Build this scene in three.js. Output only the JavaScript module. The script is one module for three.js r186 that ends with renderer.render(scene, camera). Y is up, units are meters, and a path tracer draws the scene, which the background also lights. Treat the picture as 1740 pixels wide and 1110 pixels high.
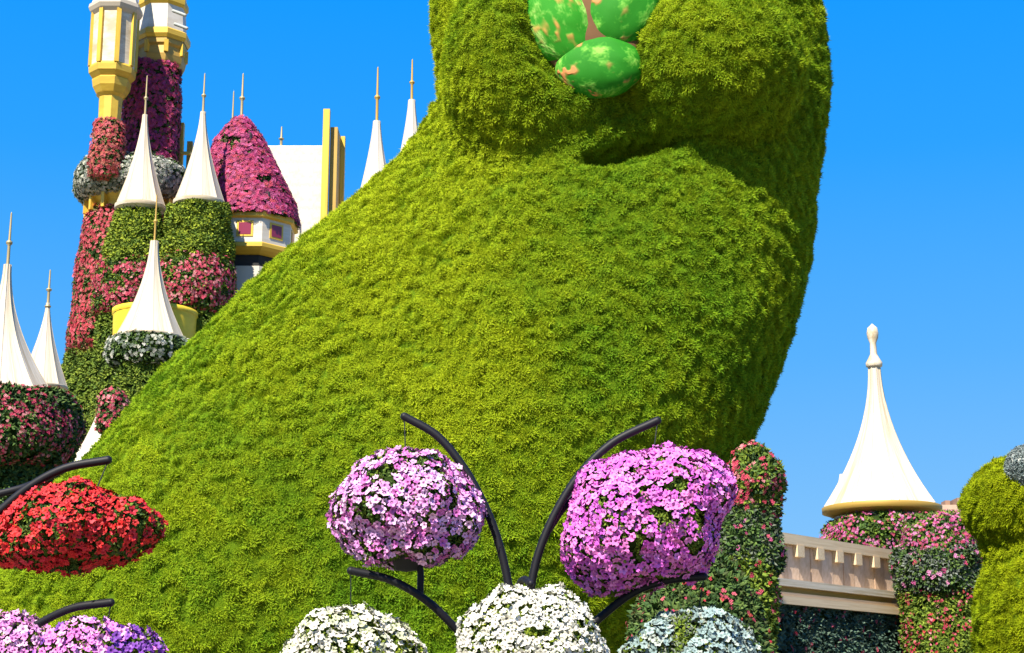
import * as THREE from 'three';
import { mergeGeometries } from 'three/addons/utils/BufferGeometryUtils.js';

// ---------------------------------------------------------------- camera, sky, sun, exposure
const EYE = 1.7, F = 2800, PITCH = Math.atan(659 / F), CP = Math.cos(PITCH), SP = Math.sin(PITCH);
const scene = new THREE.Scene();
const camera = new THREE.PerspectiveCamera(2 * Math.atan(555 / F) * 180 / Math.PI, 1024 / 653, 0.1, 4000);
camera.position.set(0, EYE, 0);
camera.lookAt(0, EYE + SP, -CP);
scene.add(camera);
const renderer = new THREE.WebGLRenderer();
renderer.toneMapping = THREE.LinearToneMapping;
renderer.toneMappingExposure = 2.4;
renderer.shadowMap.enabled = true;
{
  const w = 64, h = 512, d = new Float32Array(w * h * 4);
  const stops = [[0, [0.105, 0.27, 0.43]], [3, [0.115, 0.25, 0.41]], [12, [0.042, 0.188, 0.42]], [19, [0.011, 0.153, 0.42]], [25, [0.003, 0.136, 0.425]], [50, [0.003, 0.095, 0.35]], [90, [0.003, 0.07, 0.28]]];
  for (let j = 0; j < h; j++) {
    const e = ((j + 0.5) / h - 0.5) * 180;
    let c = [0.20, 0.19, 0.14];
    if (e > 0) {
      let k = 0;
      while (k < stops.length - 2 && e > stops[k + 1][0]) k++;
      const t = Math.min(1, (e - stops[k][0]) / (stops[k + 1][0] - stops[k][0])), s = t;
      c = stops[k][1].map((v, i) => v + (stops[k + 1][1][i] - v) * s);
    }
    for (let i = 0; i < w; i++) { const o = (j * w + i) * 4; d[o] = c[0]; d[o + 1] = c[1]; d[o + 2] = c[2]; d[o + 3] = 1; }
  }
  const t = new THREE.DataTexture(d, w, h, THREE.RGBAFormat, THREE.FloatType);
  t.mapping = THREE.EquirectangularReflectionMapping;
  t.magFilter = t.minFilter = THREE.LinearFilter;
  t.needsUpdate = true;
  scene.background = t; scene.environment = t;
}
const sun = new THREE.DirectionalLight(new THREE.Color().setRGB(1, 0.92, 0.78), 5);
sun.position.set(-29, 5 + 75, 58 - 30); sun.target.position.set(0, 5, -30);
scene.add(sun, sun.target);
sun.castShadow = true;
Object.assign(sun.shadow.camera, { left: -50, right: 50, top: 50, bottom: -50, near: 1, far: 220 });
sun.shadow.mapSize.set(4096, 4096);

// ---------------------------------------------------------------- helpers
function rng(seed) { let s = seed | 0; return () => { s = (s + 0x6d2b79f5) | 0; let t = Math.imul(s ^ (s >>> 15), 1 | s); t = (t + Math.imul(t ^ (t >>> 7), 61 | t)) ^ t; return ((t ^ (t >>> 14)) >>> 0) / 4294967296; }; }
const R = rng(77);
const V3 = (x, y, z) => new THREE.Vector3(x, y, z);
const lerp = (a, b, t) => a + (b - a) * t;
// a sight line through the lens at photo pixel (px, py), followed to the vertical plane D metres ahead
function W(px, py, D) {
  const u = (px - 870) / F, v = (555 - py) / F, t = D / (CP - v * SP);
  return V3(u * t, EYE + (v * CP + SP) * t, -D);
}
const mpp = (py, D) => D / (CP - (555 - py) / F * SP) / F;      // metres per photo pixel there
function hash(x, y, z) { let h = Math.imul(x, 374761393) ^ Math.imul(y, 668265263) ^ Math.imul(z, 2147483647 ^ 0x5bd1e995); h = Math.imul(h ^ (h >>> 13), 1274126177); return ((h ^ (h >>> 16)) >>> 0) / 4294967296; }
function noise(x, y, z) {
  const i = Math.floor(x), j = Math.floor(y), k = Math.floor(z);
  let a = x - i, b = y - j, c = z - k;
  a = a * a * (3 - 2 * a); b = b * b * (3 - 2 * b); c = c * c * (3 - 2 * c);
  const L = (p, q, t) => p + (q - p) * t;
  return L(L(L(hash(i, j, k), hash(i + 1, j, k), a), L(hash(i, j + 1, k), hash(i + 1, j + 1, k), a), b),
    L(L(hash(i, j, k + 1), hash(i + 1, j, k + 1), a), L(hash(i, j + 1, k + 1), hash(i + 1, j + 1, k + 1), a), b), c) * 2 - 1;
}
function table(rows) {                                            // piecewise smooth lookup [y, value]
  return (y) => {
    if (y <= rows[0][0]) return rows[0][1];
    for (let k = 1; k < rows.length; k++) if (y <= rows[k][0]) {
      const t = (y - rows[k - 1][0]) / (rows[k][0] - rows[k - 1][0]);
      return lerp(rows[k - 1][1], rows[k][1], t);
    }
    return rows[rows.length - 1][1];
  };
}
const used = new Map();
function numbered(n) { const k = used.get(n) ?? 0; used.set(n, k + 1); return k ? `${n}_${String(k).padStart(3, '0')}` : n; }
function thing(name, label, category, pos, group) {
  const o = new THREE.Group(); o.name = numbered(name); scene.add(o);
  if (pos) o.position.copy(pos);
  o.userData = { label, category };
  if (group) o.userData.group = group;
  return o;
}
function part(name, geo, m, parent) {
  const o = new THREE.Mesh(geo, m); o.name = name; o.castShadow = o.receiveShadow = true;
  parent.add(o); return o;
}
function structure(name, geo, m) { const o = part(numbered(name), geo, m, scene); o.userData.kind = 'structure'; return o; }

// ---------------------------------------------------------------- materials
function mottle(n, seed, scale, lo, hi, tint, tint2, tint3) {             // wear and grain, tileable
  const d = new Uint8Array(n * n * 4);
  const f = (x, y, per, s) => {
    const X = x / n * per, Y = y / n * per, i = Math.floor(X), j = Math.floor(Y); let a = X - i, b = Y - j;
    a = a * a * (3 - 2 * a); b = b * b * (3 - 2 * b);
    const h = (p, q) => hash(((p % per) + per) % per, ((q % per) + per) % per, s);
    return lerp(lerp(h(i, j), h(i + 1, j), a), lerp(h(i, j + 1), h(i + 1, j + 1), a), b);
  };
  for (let y = 0; y < n; y++) for (let x = 0; x < n; x++) {
    const v = 0.5 * f(x, y, scale, seed) + 0.3 * f(x, y, scale * 3, seed + 1) + 0.2 * f(x, y, scale * 9, seed + 2);
    const t = Math.min(1, Math.max(0, (v - lo) / (hi - lo))), o = (y * n + x) * 4;
    for (let c = 0; c < 3; c++) d[o + c] = 255 * lerp(lerp(tint[c], tint2[c], t), tint3 ? tint3[c] : 0, tint3 ? Math.max(0, Math.min(1, (f(x, y, 7, seed + 8) * .6 + f(x, y, 22, seed + 9) * .4 - .66) * 6)) : 0);
    d[o + 3] = 255;
  }
  const t = new THREE.DataTexture(d, n, n); t.colorSpace = THREE.SRGBColorSpace; t.wrapS = t.wrapT = THREE.RepeatWrapping;
  t.magFilter = THREE.LinearFilter; t.needsUpdate = true; return t;
}
const lin = (r, g, b) => new THREE.Color().setRGB(r, g, b);
function mat(r, g, b, rough = 0.8, extra = {}) { return new THREE.MeshStandardMaterial({ color: lin(r, g, b), roughness: rough, ...extra }); }
const dirt = mottle(256, 5, 6, 0.25, 0.7, [0.92, 0.90, 0.87], [1, 1, 1]);
const stain = mottle(256, 15, 6, 0.22, 0.62, [0.84, 0.80, 0.72], [1, 1, 1]);
const M = {
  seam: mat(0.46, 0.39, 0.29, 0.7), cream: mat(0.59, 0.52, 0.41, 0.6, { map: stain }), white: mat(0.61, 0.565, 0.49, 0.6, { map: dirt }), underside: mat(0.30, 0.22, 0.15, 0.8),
  gold: mat(0.66, 0.43, 0.045, 0.45, { map: dirt, metalness: 0.15 }), oldgold: mat(0.42, 0.27, 0.05, 0.55, { map: dirt, metalness: 0.15 }), bronze: mat(0.33, 0.26, 0.13, 0.5, { metalness: 0.3 }),
  dark: mat(0.02, 0.02, 0.02, 0.9), soil: mat(0.02, 0.025, 0.01, 1), hedge: new THREE.MeshPhysicalMaterial({ color: lin(0.02, 0.035, 0.008), roughness: 1, specularIntensity: 0 }),
  steel: new THREE.MeshPhysicalMaterial({ color: lin(0.006, 0.006, 0.009), roughness: 0.55, metalness: 0, specularIntensity: 0.5 }),
  plank: mat(0.60, 0.43, 0.30, 0.75, { map: dirt }), yellow: mat(0.72, 0.52, 0.02, 0.6, { map: dirt }), pane: mat(0.20, 0.02, 0.05, 0.3), sand: mat(0.66, 0.52, 0.34, 0.7, { map: dirt }), brown: mat(0.25, 0.15, 0.1, 0.8), silver: mat(0.33, 0.35, 0.33, 0.7),
  leaf: new THREE.MeshPhysicalMaterial({ color: 0xffffff, roughness: 0.75, specularIntensity: 0.4 }), petal: mat(1, 1, 1, 0.7, { vertexColors: true }), turfbed: new THREE.MeshPhysicalMaterial({ color: lin(0.07, 0.12, 0.006), roughness: 1, specularIntensity: 0 }),
  blade: new THREE.MeshPhysicalMaterial({ color: 0xffffff, roughness: 0.9, transmission: 0.3, thickness: 0, specularIntensity: 0.1 }),
};

// ---------------------------------------------------------------- small plant geometry (unit size)
function tris(list) { const g = new THREE.BufferGeometry(); g.setAttribute('position', new THREE.Float32BufferAttribute(list.flat(), 3)); g.computeVertexNormals(); return g; }
function tuftGeo(seed, blades = 5, spread = 0.75, w = 0.085) {
  const r = rng(seed), L = [];
  for (let i = 0; i < blades; i++) {
    const a = (i + r() * 0.8) / blades * Math.PI * 2, s = spread * (0.35 + 0.65 * r()), len = 0.7 + 0.5 * r();
    const dx = Math.cos(a), dz = Math.sin(a), tx = -dz * w, tz = dx * w, bx = dx * 0.08, bz = dz * 0.08;
    const mx = bx + dx * s * 0.45 * len, mz = bz + dz * s * 0.45 * len, my = 0.6 * len, ex = bx + dx * s * len, ez = bz + dz * s * len, ey = len * (1 - s * 0.35);
    L.push([bx - tx * .7, 0, bz - tz * .7], [bx + tx * .7, 0, bz + tz * .7], [mx + tx, my, mz + tz]);
    L.push([bx - tx * .7, 0, bz - tz * .7], [mx + tx, my, mz + tz], [mx - tx, my, mz - tz]);
    L.push([mx - tx, my, mz - tz], [mx + tx, my, mz + tz], [ex, ey, ez]);
  }
  return tris(L);
}
function leafGeo() { return tris([[0, 0, 0], [0.28, 0.45, 0.06], [0, 0.5, -0.04], [0, 0, 0], [0, 0.5, -0.04], [-0.28, 0.45, 0.06], [0, 0.5, -0.04], [0.28, 0.45, 0.06], [0, 1, 0.1], [0, 0.5, -0.04], [0, 1, 0.1], [-0.28, 0.45, 0.06]]); }
function sprigGeo(seed, n = 4) {                                   // several leaves from one point
  const r = rng(seed), gs = [];
  for (let i = 0; i < n; i++) { const g = leafGeo(); g.rotateX(0.5 + r() * 0.7); g.rotateY((i + r() * .6) / n * 6.283); gs.push(g); }
  return mergeGeometries(gs);
}
function petuniaGeo(seed) {                                        // five ruffled lobes round a narrow throat, facing +y, one unit across
  const r = rng(seed), L = [], C = [], n = 15, c = [0, -0.20, 0], rim = [], mid = [], cup = 0.10 * r();
  for (let i = 0; i < n; i++) {
    const a = (i + .25 * (r() - .5)) / n * Math.PI * 2, q = i % 3, rr = (q === 0 ? 0.36 : 0.50) * (0.90 + 0.2 * r());
    rim.push([Math.cos(a) * rr, cup + (q === 0 ? -0.05 : 0.04) + 0.15 * (r() - .5), Math.sin(a) * rr]);
    mid.push([Math.cos(a) * 0.20, 0.03, Math.sin(a) * 0.20]);
  }
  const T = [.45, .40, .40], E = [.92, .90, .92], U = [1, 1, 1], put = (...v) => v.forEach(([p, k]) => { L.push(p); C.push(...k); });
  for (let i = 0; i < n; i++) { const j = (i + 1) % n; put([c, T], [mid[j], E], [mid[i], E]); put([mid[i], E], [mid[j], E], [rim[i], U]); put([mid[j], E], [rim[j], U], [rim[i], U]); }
  const g = tris(L); g.setAttribute('color', new THREE.Float32BufferAttribute(C, 3)); return g;
}
function bloomGeo(seed) {                                          // small cluster of four-petal blossoms
  const r = rng(seed), L = [];
  for (let b = 0; b < 3; b++) {
    const a = b / 3 * 6.283 + r(), ox = Math.cos(a) * 0.25, oz = Math.sin(a) * 0.25, oy = 0.12 * r(), q = r() * 1.6;
    for (let i = 0; i < 4; i++) {
      const t = q + i * Math.PI / 2, p = (d, s, y) => [ox + Math.cos(t + s) * d, oy + y, oz + Math.sin(t + s) * d];
      L.push([ox, oy - 0.04, oz], p(0.26, -0.5, 0.04), p(0.26, 0.5, 0.04)); L.push(p(0.26, 0.5, 0.04), p(0.26, -0.5, 0.04), p(0.33, 0, 0.02));
    }
  }
  const g = tris(L); g.setAttribute('color', new THREE.Float32BufferAttribute(new Float32Array(L.length * 3).fill(1), 3)); return g;
}
const G = { tuft: [tuftGeo(1, 4, .85, .06), tuftGeo(2, 5, .75, .05), tuftGeo(3, 4, .95, .055)], sprig: sprigGeo(4), sprig2: sprigGeo(9, 5), petunia: [petuniaGeo(5), petuniaGeo(6), petuniaGeo(7)], bloom: bloomGeo(8) };

// points spread over a geometry by area; keep(p, n) may refuse
function spread(geo, count, r, keep) {
  const p = geo.attributes.position, nn = geo.attributes.normal, ix = geo.index, n = ix ? ix.count / 3 : p.count / 3, cum = new Float64Array(n), id = (k) => (ix ? ix.getX(k) : k);
  const A = V3(), B = V3(), C = V3(), N = V3(); let sum = 0;
  for (let i = 0; i < n; i++) {
    A.fromBufferAttribute(p, id(3 * i)); B.fromBufferAttribute(p, id(3 * i + 1)); C.fromBufferAttribute(p, id(3 * i + 2));
    let a = B.clone().sub(A).cross(C.clone().sub(A)).length() / 2;
    if (keep) { N.fromBufferAttribute(nn, id(3 * i)); a *= keep(A, N); }
    sum += a; cum[i] = sum;
  }
  if (count <= 1 || count % 1) count = Math.round(count * sum);
  const out = [];
  for (let q = 0; q < count; q++) {
    const v = r() * sum; let lo = 0, hi = n - 1;
    while (lo < hi) { const m = (lo + hi) >> 1; if (cum[m] < v) lo = m + 1; else hi = m; }
    let s = r(), t = r(); if (s + t > 1) { s = 1 - s; t = 1 - t; }
    const [i, j, k] = [id(3 * lo), id(3 * lo + 1), id(3 * lo + 2)];
    A.fromBufferAttribute(p, i); B.fromBufferAttribute(p, j); C.fromBufferAttribute(p, k);
    const pos = A.clone().multiplyScalar(1 - s - t).addScaledVector(B, s).addScaledVector(C, t);
    N.fromBufferAttribute(nn, i).multiplyScalar(1 - s - t); N.add(A.fromBufferAttribute(nn, j).multiplyScalar(s)); N.add(A.fromBufferAttribute(nn, k).multiplyScalar(t));
    out.push([pos, N.clone().normalize()]);
  }
  return out;
}
const UP = V3(0, 1, 0), _q = new THREE.Quaternion(), _q2 = new THREE.Quaternion(), _m = new THREE.Matrix4(), _d = V3();
function place(dir, pos, s, spin, sy = 1) { _q.setFromUnitVectors(UP, dir); _q2.setFromAxisAngle(UP, spin); _q.multiply(_q2); return _m.compose(pos, _q, V3(s, s * sy, s)); }
// many small plants as one uncountable part: pts [[pos, normal]], tones = list of linear colours
function mass(name, parent, geo, m, pts, { size = [0.1, 0.15], tones, lean = 0.5, lift = 0, base = 0, up = 0, r = R }) {
  const o = new THREE.InstancedMesh(geo, m, pts.length); o.name = name; o.castShadow = o.receiveShadow = true; o.userData.kind = 'stuff';
  const c = new THREE.Color();
  pts.forEach(([p, n], i) => {
    _d.copy(n).add(V3(r() - .5, r() - .5 + up, r() - .5).multiplyScalar(2 * lean)).normalize();
    const s = lerp(size[0], size[1], r());
    o.setMatrixAt(i, place(_d, p.clone().addScaledVector(n, base + lift * r()), s, r() * 6.283));
    const t = tones[Math.floor(r() * tones.length)], k = 0.8 + 0.4 * r();
    o.setColorAt(i, c.setRGB(t[0] * k, t[1] * k, t[2] * k));
  });
  parent.add(o); return o;
}
const TONES = {
  green: [[0.11, 0.165, 0.016], [0.15, 0.20, 0.02], [0.07, 0.12, 0.014]], deep: [[0.05, 0.10, 0.02], [0.085, 0.135, 0.03], [0.035, 0.072, 0.02]],
  teal: [[0.06, 0.11, 0.075], [0.09, 0.14, 0.10], [0.04, 0.075, 0.055]], silver: [[0.17, 0.20, 0.16], [0.11, 0.14, 0.10], [0.24, 0.26, 0.22]], lime: [[0.24, 0.29, 0.02], [0.20, 0.26, 0.02]],
  magenta: [[0.34, 0.016, 0.085], [0.26, 0.010, 0.10], [0.42, 0.04, 0.13], [0.17, 0.006, 0.055], [0.33, 0.02, 0.05]], crimson: [[0.44, 0.03, 0.05], [0.34, 0.018, 0.035], [0.50, 0.09, 0.11]], rose: [[0.48, 0.04, 0.09], [0.40, 0.02, 0.065], [0.55, 0.19, 0.21], [0.32, 0.012, 0.04]],
  petunia: [[0.48, 0.08, 0.25], [0.38, 0.03, 0.15], [0.52, 0.17, 0.35], [0.40, 0.04, 0.09]], pale: [[0.50, 0.50, 0.40], [0.42, 0.42, 0.34], [0.55, 0.53, 0.46]], brick: [[0.42, 0.09, 0.055], [0.36, 0.055, 0.05], [0.46, 0.14, 0.10]], redspot: [[0.40, 0.012, 0.03], [0.34, 0.01, 0.06], [0.45, 0.06, 0.10]],
};
const toEye = V3(0, 0, 1);
const front = (p, n) => (n.z > -0.35 ? 1 : 0.06);
// flowers and leaves over a part's own surface
function clad(parent, geo, { flowers, leaves = TONES.green, fd = 70, ld = 90, fs = [0.11, 0.17], ls = [0.12, 0.2], patch = 0, patchy = 1.2, fgeo = G.bloom, lift = 0.05 }) {
  const lp = spread(geo, ld + 0.5, R, front);
  mass('leaves', parent, G.sprig, M.leaf, lp, { size: ls, tones: leaves, lean: 0.6, lift });
  if (flowers) {
    let fp = spread(geo, fd + 0.5, R, front);
    if (patch) fp = fp.filter(([p]) => noise(p.x * patchy * 2.4 + 31, p.y * patchy * 2.4, p.z * patchy * 2.4) > patch - 0.45 + (R() - .5) * .7);
    mass('flowers', parent, fgeo, M.petal, fp, { size: fs, tones: flowers, lean: 0.35, lift: lift * 1.6, base: ls[1] * 0.5 });
  }
}
function lathe(profile, seg = 24, flat = false) {
  let g = new THREE.LatheGeometry(profile.map(([r, y]) => new THREE.Vector2(Math.max(r, 0.0005), y)), seg, Math.PI / seg);
  if (flat) { g = g.toNonIndexed(); g.computeVertexNormals(); }
  return g;
}
function lump(g, amp, freq, seed = 0) {                            // uneven surface for planted masses
  const p = g.attributes.position, n = g.attributes.normal;
  for (let i = 0; i < p.count; i++) {
    const x = p.getX(i), y = p.getY(i), z = p.getZ(i), k = amp * (noise(x * freq + seed, y * freq, z * freq) + 0.5 * noise(x * freq * 2.3, y * freq * 2.3 + seed, z * freq * 2.3));
    p.setXYZ(i, x + n.getX(i) * k, y + n.getY(i) * k, z + n.getZ(i) * k);
  }
  g.computeVertexNormals(); return g;
}
const box = (w, h, d, x = 0, y = 0, z = 0) => { const g = new THREE.BoxGeometry(w, h, d); g.translate(x, y, z); return g; };
function rod(parent, name, x, y0, y1, z, rad, m) {
  const g = lathe([[0.001, 0], [rad * 1.8, 0], [rad * 2.2, 0.04], [rad, 0.1], [rad * 0.9, (y1 - y0) * 0.42], [rad * 1.9, (y1 - y0) * 0.45], [rad * 1.9, (y1 - y0) * 0.48], [rad * .8, (y1 - y0) * 0.51], [rad * 0.5, (y1 - y0) * 0.97], [0.001, y1 - y0]], 10);
  g.translate(x, y0, z); return part(name, g, m, parent);
}

// ---------------------------------------------------------------- the ground
{
  const g = new THREE.CircleGeometry(1500, 64); g.rotateX(-Math.PI / 2);
  const uv = g.attributes.uv; for (let i = 0; i < uv.count; i++) uv.setXY(i, uv.getX(i) * 800, uv.getY(i) * 800);
  structure('ground', g, mat(0.22, 0.19, 0.12, 0.95, { map: mottle(256, 21, 5, 0.3, 0.7, [0.75, 0.78, 0.7], [1, 1, 1]) }));
  const p = new THREE.PlaneGeometry(40, 5); p.rotateX(-Math.PI / 2); p.translate(0, 0.004, -3);
  structure('path', p, mat(0.34, 0.29, 0.24, 0.9, { map: dirt }));
}

// ---------------------------------------------------------------- towers with tent roofs
// o: cx, D, rim, hw (photo pixels of the roof's rim), top (white tip), fin (finial tip), p (how hollow the cone is), panels
function tower(o, label, bands) {
  const k = mpp(o.rim, o.D), base = W(o.cx, o.rim, o.D), X = base.x, yOf = (py) => W(o.cx, py, o.D).y;
  const t = thing(o.name ?? 'castle_tower', label, o.category ?? 'tower', V3(X, 0, -o.D), o.group);
  const Y = base.y, h = yOf(o.top) - Y, Rr = o.hw * k, n = o.panels ?? 10, tip = o.tip ?? 0.07;
  const prof = []; for (let i = 0; i <= 14; i++) { const s = i / 14; prof.push([Rr * (tip + (1 - tip) * Math.pow(1 - s, o.p ?? 1.8)), Y + h * s]); }
  for (let i = 0; i < n; i++) {                                      // each sloping roof panel
    const a0 = (i + (o.turn ?? 0.5)) / n * Math.PI * 2, a1 = a0 + Math.PI * 2 / n, P = [], I = [], UV = [];
    prof.forEach(([r, y], j) => { for (const [q, a] of [[0, a0], [0.5, (a0 + a1) / 2], [1, a1]]) { const rr = q === 0.5 ? r * Math.cos(Math.PI / n) * 0.985 : r; P.push(Math.sin(a) * rr, y, Math.cos(a) * rr); UV.push(q * 1.3 + i * 0.37, (y - Y) / 11 + i * .21); }
      if (j) { const b = 3 * j; for (const e of [0, 1]) I.push(b - 3 + e, b - 2 + e, b + e, b + e, b - 2 + e, b + 1 + e); } });
    const g = new THREE.BufferGeometry(); g.setAttribute('position', new THREE.Float32BufferAttribute(P, 3)); g.setAttribute('uv', new THREE.Float32BufferAttribute(UV, 2)); g.setIndex(I); g.computeVertexNormals();
    part('roof_panel', g, o.roof ?? M.cream, t);
  }
  for (let i = 0; i < n; i++) {                                      // raised seams between the panels
    const a = (i + (o.turn ?? 0.5)) / n * Math.PI * 2, pts = prof.map(([r, y]) => V3(Math.sin(a) * r, y, Math.cos(a) * r));
    part('seam', new THREE.TubeGeometry(new THREE.CatmullRomCurve3(pts), 14, Rr * 0.006 + .003, 5), M.seam, t);
  }
  const e = o.rimH ?? 5;
  part('rim', lathe([[Rr * 0.80, Y - e * k * 1.6], [Rr * 0.96, Y - e * k], [Rr * 1.01, Y - e * k * .9], [Rr * 1.015, Y - 0.1 * e * k], [Rr * 0.985, Y + 0.004]], 32), o.rimM ?? M.cream, t);
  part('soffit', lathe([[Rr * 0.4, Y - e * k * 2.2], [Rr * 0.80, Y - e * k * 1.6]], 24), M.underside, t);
  if (o.fin) rod(t, 'finial', 0, yOf(o.top) - 0.15, yOf(o.fin), 0, (o.finR ?? 2.2) * k, o.finM ?? M.bronze);
  if (o.bulb) { const z = yOf(o.top) - 0.05, H = yOf(o.bulb) - z, r = o.bulbR * k; part('finial', lathe([[r * .9, z], [r * 1.15, z + H * .02], [r * 1.2, z + H * .10], [r * .75, z + H * .22], [r * .5, z + H * .30], [r * .45, z + H * .55], [r * .75, z + H * .66], [r * .85, z + H * .78], [r * .7, z + H * .90], [0.001, z + H]], 16), o.roof ?? M.cream, t); }
  for (const b of bands) {
    const y0 = yOf(b.y1), y1 = yOf(b.y0), r1 = b.hw * k, r0 = (b.hw1 ?? b.hw) * k;
    if (b.m) { part(b.name, lathe([[r0, y0], [lerp(r0, r1, .5), (y0 + y1) / 2], [r1, y1]], b.seg ?? 28, !!b.seg), b.m, t); continue; }
    const g = [[0.001, y0]]; for (let i = 0; i <= 10; i++) { const s = i / 10; g.push([lerp(r0, r1, s) * (1 + (b.bulge ?? 0) * Math.sin(Math.PI * s)), lerp(y0, y1, s)]); } g.push([0.001, y1]);
    const gg = lump(lathe(g, 40), b.lump ?? 0.08, 1.6, b.y0);
    const mm = part(b.name ?? 'planting', gg, M.hedge, t);
    clad(mm, gg, b);
  }
  return t;
}
const CG = 'white tent roofed towers of the flower castle';
tower({ cx: -3, D: 44, rim: 668, hw: 92, top: 450, fin: 360, finR: 3, p: 1.9, rimH: 6 }, 'large cream tent roof at the left edge above rose and white flowers', [
  { name: 'flower_drum', y0: 680, y1: 792, hw: 118, hw1: 112, bulge: 0.16, flowers: TONES.rose, leaves: TONES.deep, fd: 130, fs: [0.07, 0.12], patch: 0.25, lump: 0.14 },
  { name: 'shaded_planting', y0: 785, y1: 1214, hw: 98, hw1: 98, leaves: TONES.deep, ld: 70, ls: [0.14, 0.24], lump: 0.12 }]);
tower({ cx: 72, D: 52, rim: 657, hw: 42, top: 515, fin: 458, finR: 2.6, p: 1.5 }, 'slender white tent roof just right of the large left edge roof', [
  { name: 'drum', y0: 664, y1: 1214, hw: 30, m: M.white }]);
tower({ cx: 238, D: 59, rim: 350, hw: 42, top: 195, fin: 128, finR: 2, rimH: 8, p: 1.55, tip: 0.1 }, 'white pointed turret roof in front of the magenta shaft, green drum below', [
  { name: 'green_drum', y0: 362, y1: 458, hw: 32, hw1: 56, leaves: [...TONES.green, ...TONES.lime], ld: 190, lump: 0.14 },
  { name: 'flower_drum', y0: 456, y1: 534, hw: 60, hw1: 62, bulge: .06, flowers: TONES.rose, leaves: [...TONES.deep, ...TONES.green], fd: 150, fs: [0.08, 0.15], patch: 0.14 },
  { name: 'base_planting', y0: 530, y1: 1214, hw: 56, leaves: TONES.green, ld: 60 }]);
tower({ cx: 338, D: 58.5, rim: 343, hw: 43, top: 190, fin: 124, finR: 2.2, rimH: 8, p: 1.55, tip: 0.1 }, 'white pointed turret roof left of the magenta flower dome', [
  { name: 'green_drum', y0: 356, y1: 450, hw: 48, hw1: 54, leaves: [...TONES.green, ...TONES.lime], ld: 190, lump: 0.16 },
  { name: 'flower_drum', y0: 447, y1: 530, hw: 55, hw1: 55, bulge: .07, flowers: TONES.rose, leaves: [...TONES.deep, ...TONES.green], fd: 150, fs: [0.08, 0.15], patch: 0.14 },
  { name: 'base_planting', y0: 526, y1: 1214, hw: 50, leaves: TONES.green, ld: 60 }]);
tower({ cx: 254, D: 55, rim: 573, hw: 58, top: 410, fin: 330, finR: 2, finM: M.oldgold, p: 1.75, tip: 0.12, rimH: 6 }, 'lowest white flared turret roof with a ring of white flowers beneath', [
  { name: 'flower_ring', y0: 582, y1: 618, hw: 60, hw1: 58, bulge: .08, flowers: [...TONES.pale, ...TONES.silver], leaves: TONES.deep, fd: 80, fs: [0.11, 0.18], patch: .05 },
  { name: 'base_planting', y0: 616, y1: 1214, hw: 48, hw1: 70, leaves: TONES.green, ld: 120 }]);
tower({ cx: 637, D: 66, rim: 372, hw: 38, top: 206, fin: 113, finR: 2.6, finM: M.oldgold, p: 1.35, tip: 0.16, roof: M.white }, 'narrow white spire rising behind the topiary back, left of a pair', [{ name: 'drum', y0: 380, y1: 1214, hw: 30, m: M.white }]);
tower({ cx: 697, D: 67, rim: 350, hw: 38, top: 170, fin: 100, finR: 2.4, finM: M.oldgold, p: 1.35, tip: 0.15, roof: M.white }, 'narrow white spire rising behind the topiary back, nearest its head', [{ name: 'drum', y0: 358, y1: 1214, hw: 30, m: M.white }]);
tower({ cx: 176, D: 51, rim: 800, hw: 64, top: 668, p: 1.5, tip: 0.15, roof: M.white }, 'white flared roof half hidden at the foot of the topiary slope', [{ name: 'drum', y0: 808, y1: 1214, hw: 46, m: M.white }]);
const bigRight = tower({ cx: 1498, D: 54, rim: 862, hw: 99, top: 622, bulb: 550, bulbR: 12, p: 1.95, tip: 0.105, rimM: M.oldgold, rimH: 11, panels: 8, turn: 0.1 }, 'large white tent roof with knobbed tip standing against sky at right', [
  { name: 'drum', y0: 872, y1: 1214, hw: 80, m: M.cream },
  { name: 'flower_drum', y0: 890, y1: 950, hw: 88, hw1: 96, bulge: .08, flowers: TONES.petunia, leaves: [...TONES.deep, ...TONES.green], fd: 150, fs: [0.07, 0.12], patch: .2, lump: 0.12 }]);
tower({ cx: 1432, D: 80, rim: 850, hw: 14, top: 806, p: 1.2, tip: 0.22, roof: M.white, name: 'distant_turret' }, 'tiny distant white turret tip at the left of the big right roof', [{ name: 'drum', y0: 853, y1: 1214, hw: 9, m: M.white }]);

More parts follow.
